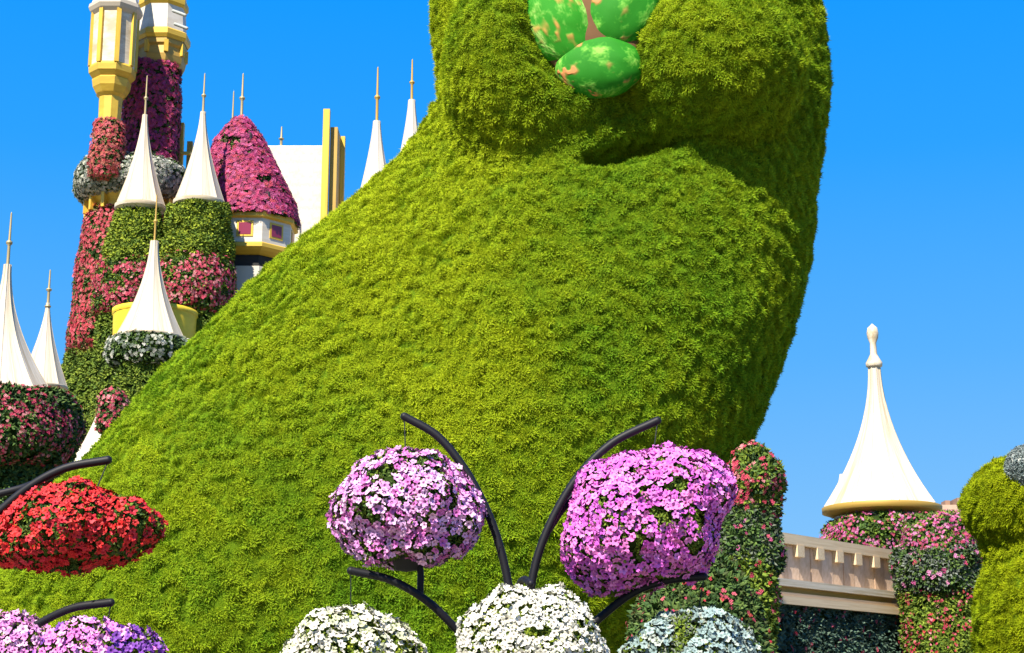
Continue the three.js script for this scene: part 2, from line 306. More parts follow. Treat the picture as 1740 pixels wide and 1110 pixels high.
// the tall flower-clad tower, its turret on the corner, the magenta dome and the white hall
{
  const D = 62, k = mpp(350, D), c = W(222, 350, D), y = (py) => W(222, py, D).y;
  const t = thing('tall_tower', 'tallest castle tower clad in magenta and crimson flowers with gold cornice', 'tower', V3(c.x, 0, -D));
  const shaft = (name, dx, dz, rows, opt) => {
    const g = lathe([[0.001, y(rows[0][0])], ...rows.flatMap(([py, hw], i) => i + 1 < rows.length ? [0, .25, .5, .75].map((s) => [lerp(hw, rows[i + 1][1], s) * k, y(lerp(py, rows[i + 1][0], s))]) : [[hw * k, y(py)]]), [0.001, y(rows[rows.length - 1][0])]], 36);
    g.translate(dx * k, 0, dz); lump(g, 0.09, 1.4, dx); const m = part(name, g, M.hedge, t); clad(m, g, opt); return m;
  };
  shaft('lower_shaft', 0, 0, [[1214, 118], [700, 102], [612, 88]], { leaves: TONES.green, ld: 90 });
  shaft('middle_shaft', 0, 0, [[614, 86], [450, 77], [372, 68]], { flowers: TONES.crimson, leaves: [...TONES.deep, [0.2, .12, .05]], fd: 105, ld: 80, patch: .05 });
  shaft('upper_shaft', 22, -0.4, [[345, 42], [112, 42]], { flowers: TONES.magenta, leaves: TONES.deep, fd: 120, ld: 80, patch: .0, fs: [.13, .2] });
  part('gold_corbel', lathe([[68 * k, y(384)], [64 * k, y(374)], [70 * k, y(366)], [66 * k, y(358)], [78 * k, y(344)], [80 * k, y(338)]], 28), M.gold, t);
  for (let i = 0; i < 16; i++) { const g = box(0.14, y(342) - y(372), 0.34, 0, (y(342) + y(372)) / 2, 71 * k); g.rotateY(i / 16 * 6.283); part('bracket', g, M.gold, t); }
  const g = lump(lathe([[0.001, y(342)], [76 * k, y(342)], [90 * k, y(326)], [89 * k, y(302)], [78 * k, y(287)], [0.001, y(290)]], 44), 0.1, 1.8); const m = part('planted_ring', g, M.hedge, t);
  clad(m, g, { flowers: [...TONES.silver, ...TONES.pale], leaves: [...TONES.deep, ...TONES.silver], fd: 170, ld: 90, fs: [.11, .18], patch: .05 });
  const up = (name, prof, mm, seg = 8) => { const q = lathe(prof.map(([r, py]) => [r * k, y(py)]), seg, true); q.translate(13 * k + 0.5, 0, -0.4); return part(name, q, mm, t); };
  up('gold_cornice', [[38, 116], [42, 108], [44, 98]], M.oldgold); up('gold_frieze', [[43, 98], [41, 84], [45, 80], [45, 72]], M.oldgold); up('gold_ledge', [[46, 72], [50, 66], [50, 58], [44, 54]], M.gold);
  up('white_wall', [[43, 54], [40, 20], [38, -60]], M.white); up('gold_moulding', [[39, 14], [44, 8], [44, 0], [40, -4]], M.gold); up('roof', [[60, -50], [30, -120], [2, -260]], M.cream, 12);
  for (const [dx, py] of [[53, 38], [57, 60]]) { const q = new THREE.CapsuleGeometry(0.07, 0.5, 4, 8); q.rotateZ(1.2); q.translate(dx * k + .5, y(py), 0.9); part('floodlight', q, M.silver, t); }
  for (let i = 0; i < 8; i++) { const q = box(0.16, y(76) - y(96), 0.2, 0, (y(76) + y(96)) / 2, 42 * k); q.rotateY(i / 8 * 6.283 + .39); q.translate(13 * k + .5, 0, -.4); part('bracket', q, M.gold, t); }
}
{
  const D = 60, k = mpp(100, D), c = W(192, 100, D), y = (py) => W(192, py, D).y;
  const t = thing('corner_turret', 'cream and gold corner turret hanging at the top of the tall tower', 'turret', V3(c.x, 0, -D));
  const L = (name, prof, m, seg = 8) => part(name, lathe(prof.map(([r, py]) => [r * k, y(py)]), seg, true), m, t);
  L('wall', [[37, 120], [38, 26]], M.cream);
  for (let i = 0; i < 8; i++) { const q = box(0.17, y(28) - y(118), 0.12, 0, (y(28) + y(118)) / 2, 38 * k); q.rotateY(i / 8 * 6.283 + Math.PI / 8); part('pilaster', q, M.gold, t); }
  L('eaves', [[36, 34], [43, 26], [46, 20], [45, 14], [38, 12]], mat(0.42, 0.36, 0.28, .7)); L('roof', [[42, 14], [24, -40], [6, -120], [1, -170]], M.cream);
  L('gold_ring', [[32, 138], [39, 130], [40, 120], [37, 116]], M.gold); L('gold_collar', [[24, 164], [31, 152], [33, 140], [30, 136]], M.gold); L('gold_stem', [[19, 212], [20, 168], [25, 163]], M.gold, 10);
  const g = lump(lathe([[0.001, y(300)], [23 * k, y(300)], [23 * k, y(270)], [22 * k, y(240)], [20 * k, y(211)], [0.001, y(210)]], 26), .05, 2); const m = part('flower_shaft', g, M.hedge, t);
  clad(m, g, { flowers: [...TONES.brick, ...TONES.crimson], leaves: [...TONES.deep, [.3, .16, .1]], fd: 130, ld: 80, patch: .02 });
}
{
  const D = 61, k = mpp(380, D), c = W(428, 380, D), y = (py) => W(428, py, D).y;
  const t = thing('flower_dome_tower', 'octagonal white tower under a magenta flower covered pointed dome', 'tower', V3(c.x, 0, -D));
  const rings = [[383, 0, 76], [350, -3, 68], [310, -12, 58], [270, -22, 47], [245, -26, 38], [222, -25, 24], [208, -25, 11], [202, -25, 1]], P = [], I = [], n = 40;
  rings.forEach(([py, dx, r], j) => { for (let i = 0; i <= n; i++) { const a = i / n * 6.28318; P.push((dx + Math.cos(a) * r) * k, y(py), -Math.sin(a) * r * k); if (j && i < n) { const b = j * (n + 1) + i; I.push(b - n - 1, b - n, b, b, b - n, b + 1); } } });
  const g = new THREE.BufferGeometry(); g.setAttribute('position', new THREE.Float32BufferAttribute(P, 3)); g.setIndex(I); g.computeVertexNormals(); lump(g, .07, 1.6);
  const m = part('dome', g, M.hedge, t); clad(m, g, { flowers: [...TONES.magenta, [.42, .07, .19]], leaves: [...TONES.deep, [.12, .01, .04]], patch: .02, fd: 190, ld: 60, fs: [.14, .22] });
  for (const [px, py] of [[436, 322], [424, 245], [462, 352]]) { const w = box(.16, .34, .2, (px - 428) * k, y(py), (lerp(30, 66, (py - 230) / 150)) * k); part('dormer_vent', w, M.dark, m); }
  const L = (name, prof, mm) => part(name, lathe(prof.map(([r, py]) => [r * k, y(py)]), 8, true), mm, t);
  L('gold_cornice', [[74, 391], [81, 388], [81, 380], [76, 378]], M.gold); const wall = L('wall', [[75, 436], [75, 390]], M.white); L('gold_ledge', [[60, 448], [72, 442], [78, 438], [78, 432], [75, 430]], M.gold);
  L('recess', [[58, 468], [58, 448]], M.dark); L('lower_wall', [[62, 1214], [62, 467]], M.white);
  for (let i = 0; i < 8; i++) { const a = i / 8 * 6.283, q = (w, h, d, z) => { const b = box(w, h, d, 0, y(408), z); b.rotateY(a); return b; }, A = 75 * k * Math.cos(Math.PI / 8);
    const f = part('window', q(.62, .62, .05, A), M.gold, wall); f.name = 'window_frame'; part('window', q(.46, .46, .05, A + .012), M.pane, wall); }
  rod(t, 'finial', -25 * k, y(205), y(124), 0, 2.6 * k, M.bronze); rod(t, 'finial', -48 * k, y(235), y(138), -1, 2.2 * k, M.bronze);
  const h2 = thing('white_hall', 'white hall with steep plain roof and gold edged gable behind the dome', 'hall', V3(W(505, 380, 65).x, 0, -65));
  const k2 = mpp(300, 65), Y = (py) => W(505, py, 65).y, X = (px) => (px - 505) * k2;
  const s = new THREE.Shape([[X(440), Y(250)], [X(548), Y(250)], [X(552), Y(520)], [X(430), Y(520)]].map(([a, b]) => new THREE.Vector2(a, b)));
  const rg = new THREE.ExtrudeGeometry(s, { depth: .3, bevelEnabled: true, bevelSize: .03, bevelThickness: .03, bevelSegments: 1 }); rg.translate(0, 0, -.2); part('roof_slope', rg, M.white, h2);
  part('wall', box(X(552) - X(430), Y(521), 5, X(491), Y(521) / 2, -2.6), M.white, h2);
  part('gable_edge', box(11 * k2, Y(190) - Y(521), .3, X(551), (Y(190) + Y(521)) / 2, .2), M.gold, h2);
  part('gable_board', box(.3, Y(216) - Y(521), 1.4, X(563), (Y(216) + Y(521)) / 2, -.7), M.oldgold, h2); part('gable_edge', box(7 * k2, Y(214) - Y(521), .3, X(573), (Y(214) + Y(521)) / 2, -1.4), M.gold, h2);
  rod(h2, 'roof_spike', X(473), Y(254), Y(214), -.05, 2.4 * k2, M.bronze);
  const ps = thing('gold_posts', 'pair of gold posts between the two pointed turret roofs', 'posts', V3(W(306, 300, 63).x, 0, -63)), yy = (py) => W(306, py, 63).y, kk = mpp(300, 63);
  part('post', box(10 * kk, yy(210), .25, -2 * kk, yy(210) / 2, 0), M.gold, ps); part('post', box(9 * kk, yy(236), .25, 11 * kk, yy(236) / 2, -.4), M.oldgold, ps); part('rail', box(26 * kk, .12, .12, 4 * kk, yy(262), .1), M.gold, ps);
  const by = thing('yellow_balcony', 'round yellow balcony wall behind the lowest turret roof', 'balcony', V3(W(262, 560, 57).x, 0, -57)), b2 = (py) => W(262, py, 57).y, bk = mpp(560, 57);
  part('parapet', lathe([[68 * bk, b2(600)], [70 * bk, b2(538)], [72 * bk, b2(537)], [72 * bk, b2(530)], [66 * bk, b2(530)]], 24), M.yellow, by); part('support', lathe([[62 * bk, 0], [62 * bk, b2(600)]], 20), M.cream, by);
}

// ---------------------------------------------------------------- planter columns, bushes, wall and house
function column(name, label, category, cx, D, bands, group) {
  const py0 = bands[0].y0, k = mpp(py0, D), X = W(cx, py0, D).x, y = (py) => W(cx, py, D).y;
  const t = thing(name, label, category, V3(X, 0, -D), group);
  for (const b of bands) {
    const g = [[0.001, y(b.y1)]], r1 = b.hw * k, r0 = (b.hw1 ?? b.hw) * k;
    for (let i = 0; i <= 12; i++) { const s = i / 12; let r = lerp(r0, r1, s) * (1 + (b.bulge ?? 0) * Math.sin(Math.PI * s)); if (b.dome) r *= Math.sqrt(Math.max(0.002, 1 - Math.pow(s, b.dome))); g.push([r, lerp(y(b.y1), y(b.y0), s)]); }
    g.push([0.001, y(b.y0) + .005]);
    const gg = lathe(g, 44); if (b.dx) gg.translate(b.dx * k, 0, b.dz ?? 0); lump(gg, b.lump ?? .09, b.freq ?? 1.8, cx + b.y0);
    clad(part(b.name ?? 'planting', gg, M.hedge, t), gg, b);
  }
  return t;
}
column('flower_column', 'tall planted column of rose petunias over grey foliage at the topiary right edge', 'flower column', 1280, 27, [
  { name: 'flower_crown', y0: 766, y1: 874, dx: -5, hw: 38, hw1: 44, dome: 3, bulge: .06, flowers: TONES.rose, leaves: [...TONES.green, ...TONES.deep], fd: 190, ld: 330, fs: [.055, .10], ls: [.09, .15], patch: .3, patchy: 2.5, lump: .17 },
  { name: 'grey_foliage', y0: 862, y1: 966, dx: -10, hw: 45, hw1: 46, flowers: TONES.petunia, leaves: [...TONES.deep, [.07, .09, .06], [.11, .13, .09]], ld: 420, fd: 25, fs: [.05, .09], ls: [.09, .15], patch: .3, lump: .12 },
  { name: 'green_base', y0: 950, y1: 1214, dx: -26, hw: 44, hw1: 40, leaves: TONES.green, flowers: TONES.redspot, fd: 60, fs: [.05, .09], patch: .25, ld: 330, ls: [.09, .16], lump: .12 }]);
column('dark_bush', 'dark green bush with scattered red flowers behind the lower right curved arm', 'bush', 1186, 23, [
  { name: 'foliage', y0: 945, y1: 1214, hw: 88, hw1: 112, dome: 6, leaves: [...TONES.deep, [.05, .07, .02]], flowers: TONES.redspot, fd: 60, fs: [.04, .075], patch: .18, patchy: 2, ld: 420, ls: [.08, .15], lump: .14 }]);
column('flower_column', 'planted column with pink petunias, grey foliage and red blooms right of the wall', 'flower column', 1592, 47.5, [
  { name: 'flower_crown', y0: 876, y1: 962, hw: 50, hw1: 66, dome: 7, flowers: TONES.petunia, leaves: [...TONES.deep, ...TONES.green], fd: 170, ld: 130, fs: [.065, .11], patch: .15, lump: .13 },
  { name: 'grey_foliage', y0: 940, y1: 1004, hw: 70, hw1: 66, bulge: .05, leaves: [...TONES.deep, [.08, .1, .08], [.15, .17, .14]], ld: 190, lump: .15, flowers: TONES.petunia, fd: 8, patch: .1 },
  { name: 'green_base', y0: 996, y1: 1214, hw: 60, hw1: 66, leaves: TONES.green, flowers: [...TONES.rose, ...TONES.redspot], fd: 90, ld: 170, fs: [.06, .1], patch: .3, lump: .12 }]);
column('rose_bush', 'small rose pink bush at the foot of the tall tower', 'bush', 190, 50, [
  { name: 'foliage', y0: 668, y1: 730, hw: 24, hw1: 20, dome: 4, flowers: TONES.rose, leaves: TONES.deep, fd: 110, ld: 100, fs: [.09, .15], dx: 3 }, { name: 'stem_planting', y0: 725, y1: 1214, hw: 12, leaves: TONES.deep, ld: 60 }]);
{
  const A = W(1325, 905, 44), B = W(1510, 936, 48.7), dx = B.x - A.x, dz = B.z - A.z, len = Math.hypot(dx, dz), th = Math.atan2(-dz, dx);
  const t = thing('parapet_wall', 'boarded parapet wall with cream coping and stepped ledge at right', 'wall', V3(A.x, 0, A.z)); t.rotation.y = th;
  const yy = (py) => W(1325, py, 44).y, x0 = -2.6, x1 = len + .35, w = x1 - x0, mx = (x0 + x1) / 2;
  const yT = yy(905), yP = yy(923), yL = yy(988);
  part('core', box(w, yL + .02, .5, mx, (yL + .02) / 2, -.28), M.brown, t); part('backing', box(w, yP - yL, .3, mx, (yP + yL) / 2, -.3), M.brown, t);
  const n = 15, pw = w / n, tones = [M.plank, mat(.54, .38, .265, .8, { map: dirt }), mat(.64, .47, .345, .75, { map: dirt })], pg = box(pw - .018, yP - yL - .02, .09);
  for (let i = 0; i < n; i++) { const q = part('board', pg, tones[(i * 7) % 3], t); q.position.set(x0 + (i + .5) * pw, (yP + yL) / 2, -.1 + .008 * ((i * 5) % 3)); }
  part('coping', box(w + .1, yT - yP, .55, mx, (yT + yP) / 2, -.2), M.sand, t);
  const m = 9, tg = box(.36, yy(923) - yy(943), .16); for (let i = 0; i < m; i++) { const q = part('corbel', tg, M.sand, t); q.position.set(x0 + .3 + i * (w - .5) / (m - 1), yy(933), .02); }
  const st = (name, a, b, z, mm) => part(name, box(w + z * .3, yy(a) - yy(b), .4 + z, mx, (yy(a) + yy(b)) / 2, -.28 + .1 + z / 2), mm, t);
  st('ledge', 987, 999, .42, M.cream); st('moulding', 999, 1009, .24, M.oldgold); st('moulding', 1009, 1016, .36, M.sand); st('ledge', 1016, 1030, .48, M.sand);
  const hg = lump(new THREE.BoxGeometry(w, yy(1031), .3, 50, 40, 2).translate(mx, yy(1031) / 2, .12), .05, 2);
  clad(part('green_panel', hg, M.hedge, t), hg, { leaves: TONES.teal, ld: 90, flowers: TONES.redspot, fd: 10, patch: .3, fs: [.09, .15] });
  const h = thing('distant_house', 'distant low building with brown flat roof at the far right', 'house', V3(W(1625, 870, 80).x, 0, -80)), k = mpp(860, 80), Y = (py) => W(1625, py, 80).y;
  part('wall', box(66 * k, Y(858), 4, 0, Y(858) / 2, -2), mat(.5, .36, .28, .8, { map: dirt }), h); part('roof', box(34 * k, Y(847) - Y(858) - .01, 4.4, 18 * k, (Y(847) + Y(858)) / 2 + .005, -2), M.brown, h); part('chimney', box(8 * k, Y(848) - Y(858) - .01, .8, -8 * k, (Y(848) + Y(858)) / 2 + .005, -1), M.brown, h);
}

// ---------------------------------------------------------------- sculpted grass figures
const smin = (a, b, k) => { const h = Math.max(k - Math.abs(a - b), 0) / k; return Math.min(a, b) - h * h * k * .25; };
// a closed skin round a vertical axis: for each height and bearing the outermost place where field() changes sign
function skin(field, axisX, axisZ, y0, y1, rows, cols, rmax) {
  const P = [], I = [];
  for (let j = 0; j <= rows; j++) {
    const y = lerp(y0, y1, j / rows), cx = axisX(y);
    for (let i = 0; i <= cols; i++) {
      const a = i / cols * 6.283185, sx = Math.cos(a), sz = Math.sin(a); let lo = 0, hi = 0;
      for (let s = 56; s > 0; s--) { const r = rmax * s / 56; if (field(cx + sx * r, y, axisZ + sz * r) < 0) { lo = r; hi = rmax * (s + 1) / 56; break; } }
      for (let q = 0; q < 12 && hi; q++) { const m = (lo + hi) / 2; if (field(cx + sx * m, y, axisZ + sz * m) < 0) lo = m; else hi = m; }
      const r = Math.max(lo, .02); P.push(cx + sx * r, y, axisZ + sz * r);
      if (j && i < cols) { const b = j * (cols + 1) + i, p = b - cols - 1; I.push(p, b, p + 1, p + 1, b, b + 1); }
    }
  }
  const g = new THREE.BufferGeometry(); g.setAttribute('position', new THREE.Float32BufferAttribute(P, 3)); g.setIndex(I); g.computeVertexNormals();
  const N = g.attributes.normal, c = cols + 1;                     // one normal along the seam
  for (let j = 0; j <= rows; j++) { const a = j * c, b = a + cols, x = N.getX(a) + N.getX(b), y = N.getY(a) + N.getY(b), z = N.getZ(a) + N.getZ(b), l = Math.hypot(x, y, z) || 1; N.setXYZ(a, x / l, y / l, z / l); N.setXYZ(b, x / l, y / l, z / l); }
  return g;
}
function turf(parent, geo, count, size, tones, keep, clumpF = 7) {
  const pts = spread(geo, count, R, keep), per = Math.ceil(pts.length / 3), c = new THREE.Color(), o0 = [];
  for (let v = 0; v < 3; v++) {
    const list = pts.slice(v * per, (v + 1) * per), o = new THREE.InstancedMesh(G.tuft[v], M.blade, list.length); o.name = 'grass'; o.userData.kind = 'stuff'; o.castShadow = o.receiveShadow = true;
    list.forEach(([p, n], i) => {
      const f = clumpF, a = noise(p.x * f, p.y * f, p.z * f), b = noise(p.x * f + 50, p.y * f, p.z * f), e = noise(p.x * f, p.y * f + 70, p.z * f), w = .6 * noise(p.x * .8, p.y * .8, p.z * .8) + .8 * noise(p.x * .27 + 3, p.y * .27, p.z * .27), fine = noise(p.x * 9, p.y * 9, p.z * 9 + 5);
      _d.copy(n).multiplyScalar(.8).add(V3(a * .6 + (R() - .5) * .5, b * .6 + .15 + (R() - .5) * .5, e * .6 + (R() - .5) * .5)).normalize();
      const s = lerp(size[0], size[1], R()) * (1 + .6 * fine);
      o.setMatrixAt(i, place(_d, p.clone().addScaledVector(n, .03 * size[1] / .15 * (fine + a)), s, R() * 6.283));
      const mix = Math.min(1, Math.max(0, .5 + .5 * w + .25 * a + (R() - .5) * .5)), k = .8 + .4 * R(), A = tones[0], B = tones[1];
      c.setRGB(lerp(A[0], B[0], mix) * k, lerp(A[1], B[1], mix) * k, lerp(A[2], B[2], mix) * k); o.setColorAt(i, c);
    });
    parent.add(o); o0.push(o);
  }
  return o0;
}
{
  const D = 30, pyOf = (y) => 555 - F * Math.tan(Math.atan((y - EYE) / D) - PITCH), kOf = (py) => mpp(py, D), yAt = (py) => W(870, py, D).y;
  const Lt = table([[-350, 1050], [-325, 930], [-285, 850], [-220, 790], [-120, 752], [0, 747], [60, 752], [110, 760], [150, 770], [178, 776], [192, 768], [225, 730], [290, 650], [360, 562], [460, 450], [545, 360], [640, 270], [700, 218], [750, 176], [800, 130], [830, 96], [900, 0], [1000, -110], [1110, -210], [1230, -280]]);
  const Rt = table([[-350, 1080], [-325, 1180], [-285, 1260], [-220, 1325], [-120, 1372], [0, 1394], [80, 1407], [160, 1411], [230, 1407], [320, 1396], [400, 1387], [500, 1368], [600, 1340], [690, 1308], [760, 1276], [810, 1246], [880, 1212], [940, 1176], [1000, 1146], [1050, 1118], [1110, 1085], [1230, 1020]]);
  const Cx = table([[-350, 15], [-325, 125], [-285, 205], [-220, 268], [-120, 310], [0, 323], [80, 325], [150, 322], [200, 320], [300, 322], [400, 335], [600, 355], [800, 365], [1000, 340], [1230, 310]]);
  const Cz = table([[-350, .1], [-325, 1.1], [-285, 1.9], [-220, 2.4], [-120, 2.8], [0, 2.9], [120, 2.75], [210, 2.45], [265, 2.4], [330, 2.75], [430, 3.15], [600, 3.55], [900, 3.7], [1230, 3.4]]);
  const Wz = table([[185, .8], [300, 1.7], [500, 2.7], [800, 3.5], [1100, 4.0], [1230, 4.0]]);
  const ch = [[W(915, 112, 28.1), 1.70, 2.06, 1.6, .45]], rl = [[W(1212, 122, 27.85), 1.58, 1.52, 1.8, .16]];
  const cr = W(1085, 238, 27.0), nz = W(998, 34, 26.5);
  const field = (x, y, z) => {
    const py = pyOf(y), k = kOf(py), px = 870 + x / k, L = Lt(py) + 6, Rr = Rt(py) - 13, dz = z + D;
    const rx = Cx(py), rz = Cz(py); const n = py > 190 ? 2.4 : 2.2; let q = Math.pow(Math.abs((px - Rr + rx) / rx) ** n + Math.abs(dz / rz) ** n, 1 / n), d = (q - 1) * Math.min(rx * k, rz);
    if (py > 185) { const rw = (Rr - 200 - L) / 2, wz = Wz(py); q = Math.sqrt(((px - L - rw) / rw) ** 2 + ((dz + .35) / wz) ** 2); d = smin(d, (q - 1) * Math.min(rw * k, wz), .7); }
    for (const [c, a, b, e, kk] of ch) { const s = Math.sqrt(((x - c.x) / a) ** 2 + ((y - c.y) / b) ** 2 + ((z - c.z) / e) ** 2); d = smin(d, (s - 1) * Math.min(a, b, e), kk); }
    { const s = Math.sqrt(((x - cr.x) / 1.05) ** 2 + ((y - cr.y - (x - cr.x) * .30) / .36) ** 2 + ((z - cr.z) / 1.1) ** 2); d = -smin(-d, (s - 1) * .30, .12); }
    { const s = Math.sqrt(((x - nz.x) / 1.12) ** 2 + ((y - nz.y) / 1.30) ** 2 + ((z - nz.z) / .95) ** 2); d = -smin(-d, (s - 1) * .95, .25); }
    for (const [c, a, b, e, kk] of rl) { const s = Math.sqrt(((x - c.x) / a) ** 2 + ((y - c.y) / b) ** 2 + ((z - c.z) / e) ** 2); d = smin(d, (s - 1) * Math.min(a, b, e), kk); }
    return d + .045 * noise(x * .9, y * .9, z * .9) + .012 * noise(x * 3.1, y * 3.1, z * 3.1);
  };
  const t = thing('topiary_figure', 'giant clipped green topiary animal with rounded muzzle and green painted nose', 'topiary', V3(0, 0, 0));
  const g = skin(field, (y) => { const py = pyOf(y); return ((Lt(py) + Rt(py)) / 2 - 870) * kOf(py); }, -D, 0, yAt(-348), 330, 300, 9.5);
  const off = W(750, 1214, D); t.position.set(off.x, 0, -D); g.translate(-off.x, 0, D);
  const body = part('body', g, M.turfbed, t);
  turf(body, g, 640000, [.06, .11], [[.13, .265, .010], [.37, .44, .012]], (p, n) => (n.z > -.25 && p.y > 2.2 ? 1 : .08));
  // the painted nose: three bulging pads and the dark ground between them
  const paint = mottle(256, 40, 9, .46, .80, [44, 160, 24].map((v) => v / 255), [172, 228, 122].map((v) => v / 255), [.80, .66, .34]), paint2 = mottle(256, 60, 8, .47, .82, [.13, .56, .07], [.58, .86, .38], [.85, .60, .38]);
  const pads = [[944, 32, 60, 88, .42, paint], [1058, 16, 62, 78, -.6, paint2], [1020, 114, 75, 56, .06, paint2]];
  for (const [px, py, a, b, tilt, map] of pads) {
    const c = W(px, py, 27.0), k = mpp(py, 27.0), s = new THREE.SphereGeometry(1, 40, 28); const uv = s.attributes.uv; for (let i = 0; i < uv.count; i++) uv.setXY(i, uv.getX(i) * 2, uv.getY(i));
    s.scale(a * k, b * k, .33); lump(s, .02, 4, px); s.rotateZ(tilt); s.translate(c.x - off.x, c.y, c.z + D);
    part('nose_pad', s, new THREE.MeshPhysicalMaterial({ color: lin(.70, .60, .54), map, roughness: .75, specularIntensity: .5, bumpMap: map, bumpScale: .02 }), t);
  }
  { const c = W(1005, 52, 27.02), k = mpp(52, 26.8), s = new THREE.SphereGeometry(1, 30, 20); s.scale(92 * k, 92 * k, .22); s.translate(c.x - off.x, c.y, c.z + D); part('nose_backing', s, mat(.13, .06, .02, .9, { map: dirt }), t); }
}
{
  const D = 38, c1 = W(1752, 862, D), k = mpp(900, D), c2 = W(1812, 1070, D), c3 = W(1752, 930, D), t = thing('topiary_figure', 'smaller yellow green topiary figure with a round grey eye at right edge', 'topiary', V3(c1.x, 0, -D));
  const el = (x, y, z, c, a, b, e) => (Math.sqrt(((x + c1.x - c.x) / a) ** 2 + ((y - c.y) / b) ** 2 + ((z + D + c.z) / e) ** 2) - 1) * Math.min(a, b, e);
  const field = (x, y, z) => smin(smin(el(x, y, z, c1, 110 * k, 84 * k, 1.45), el(x, y, z, c2, 146 * k, 196 * k, 1.7), .06), el(x, y, z, c3, 78 * k, 50 * k, .9), .12) + .03 * noise(x * 2 + 9, y * 2, z * 2);
  const g = skin(field, (y) => 14 * k, 0, 0, c1.y + 87 * k, 120, 120, 4);
  const body = part('body', g, M.turfbed, t); turf(body, g, 60000, [.08, .13], [[.19, .28, .005], [.36, .40, .006]], (p, n) => (n.z > -.3 && n.x < .6 ? 1 : .1));
  const e = lump(new THREE.SphereGeometry(36 * k, 28, 20), .02, 4), q = W(1748, 796, 36.9); e.translate(q.x - c1.x, q.y, q.z + D);
  clad(part('eye', e, M.silver, t), e, { leaves: [[.15, .19, .19], [.22, .26, .26], [.10, .14, .14]], ld: 600, ls: [.04, .08], lift: .02 });
}

// ---------------------------------------------------------------- flower stands in front
function tube(pts, rad, seg = 40) {
  const curve = new THREE.CatmullRomCurve3(pts, false, 'centripetal');
  const g = new THREE.TubeGeometry(curve, seg, rad, 12), gs = [g];
  for (const u of [0, 1]) { const s = new THREE.SphereGeometry(rad, 12, 8); s.translate(...curve.getPointAt(u).toArray()); gs.push(s); }
  return mergeGeometries(gs);
}
function stand(label, cx, D, arms, group) {
  const X = W(cx, 1100, D).x, t = thing('flower_stand', label, 'plant stand', V3(X, 0, -D), group), k = mpp(1000, D);
  const loc = (px, py, z = 0) => { const p = W(px, py, D - z); return V3(p.x - X, p.y, p.z + D); };
  for (const [pts, r] of arms) part('arm', tube(pts.map((p) => loc(...p)), r * k * .84), M.steel, t);
  const top = loc(cx, 1005).y;
  part('pole', lathe([[.001, .02], [.05, .02], [.05, top - .05], [.035, top], [.001, top + .02]], 20), M.steel, t);
  part('base_plate', lathe([[.001, 0], [.34, 0], [.34, .025], [.30, .035], [.08, .05], [.06, .12], [.001, .12]], 32), M.steel, t);
}
const SG = 'black curved arm stands holding flower balls';
stand('black steel stand with arching arms in the centre between lilac balls', 882, 9, [
  [[[874, 1060], [866, 1005], [856, 955], [840, 900], [818, 848], [786, 792], [742, 740], [687, 708]], 8.5],
  [[[896, 1060], [902, 1000], [916, 938], [946, 868], [988, 803], [1042, 752], [1117, 715]], 8.5],
  [[[932, 902, -.02], [962, 858, -.06], [1006, 818, -.1], [1078, 802, -.12]], 7],
  [[[872, 1160, .02], [830, 1125, .06], [782, 1076, .12], [726, 1022, .18], [664, 986, .22], [596, 970, .25]], 8],
  [[[892, 1160, .02], [960, 1105, .08], [1022, 1048, .12], [1078, 1006, .16], [1136, 986, .2], [1196, 980, .24]], 8],
  [[[882, 1060, .06], [882, 1000, .2], [890, 985, .42], [902, 992, .62]], 7]]);
stand('black steel stand at left whose arms carry red and magenta balls', -190, 8.3, [
  [[[-185, 1100], [-150, 1010], [-70, 930], [0, 868], [52, 826], [110, 796], [183, 782]], 9],
  [[[-160, 1020, -.06], [-80, 868, -.1], [-10, 842, -.1], [42, 828, -.08], [88, 808, -.02]], 8],
  [[[-188, 1180, .03], [-90, 1150, .1], [0, 1100, .16], [66, 1060, .2], [122, 1034, .24], [188, 1024, .28]], 8]]);
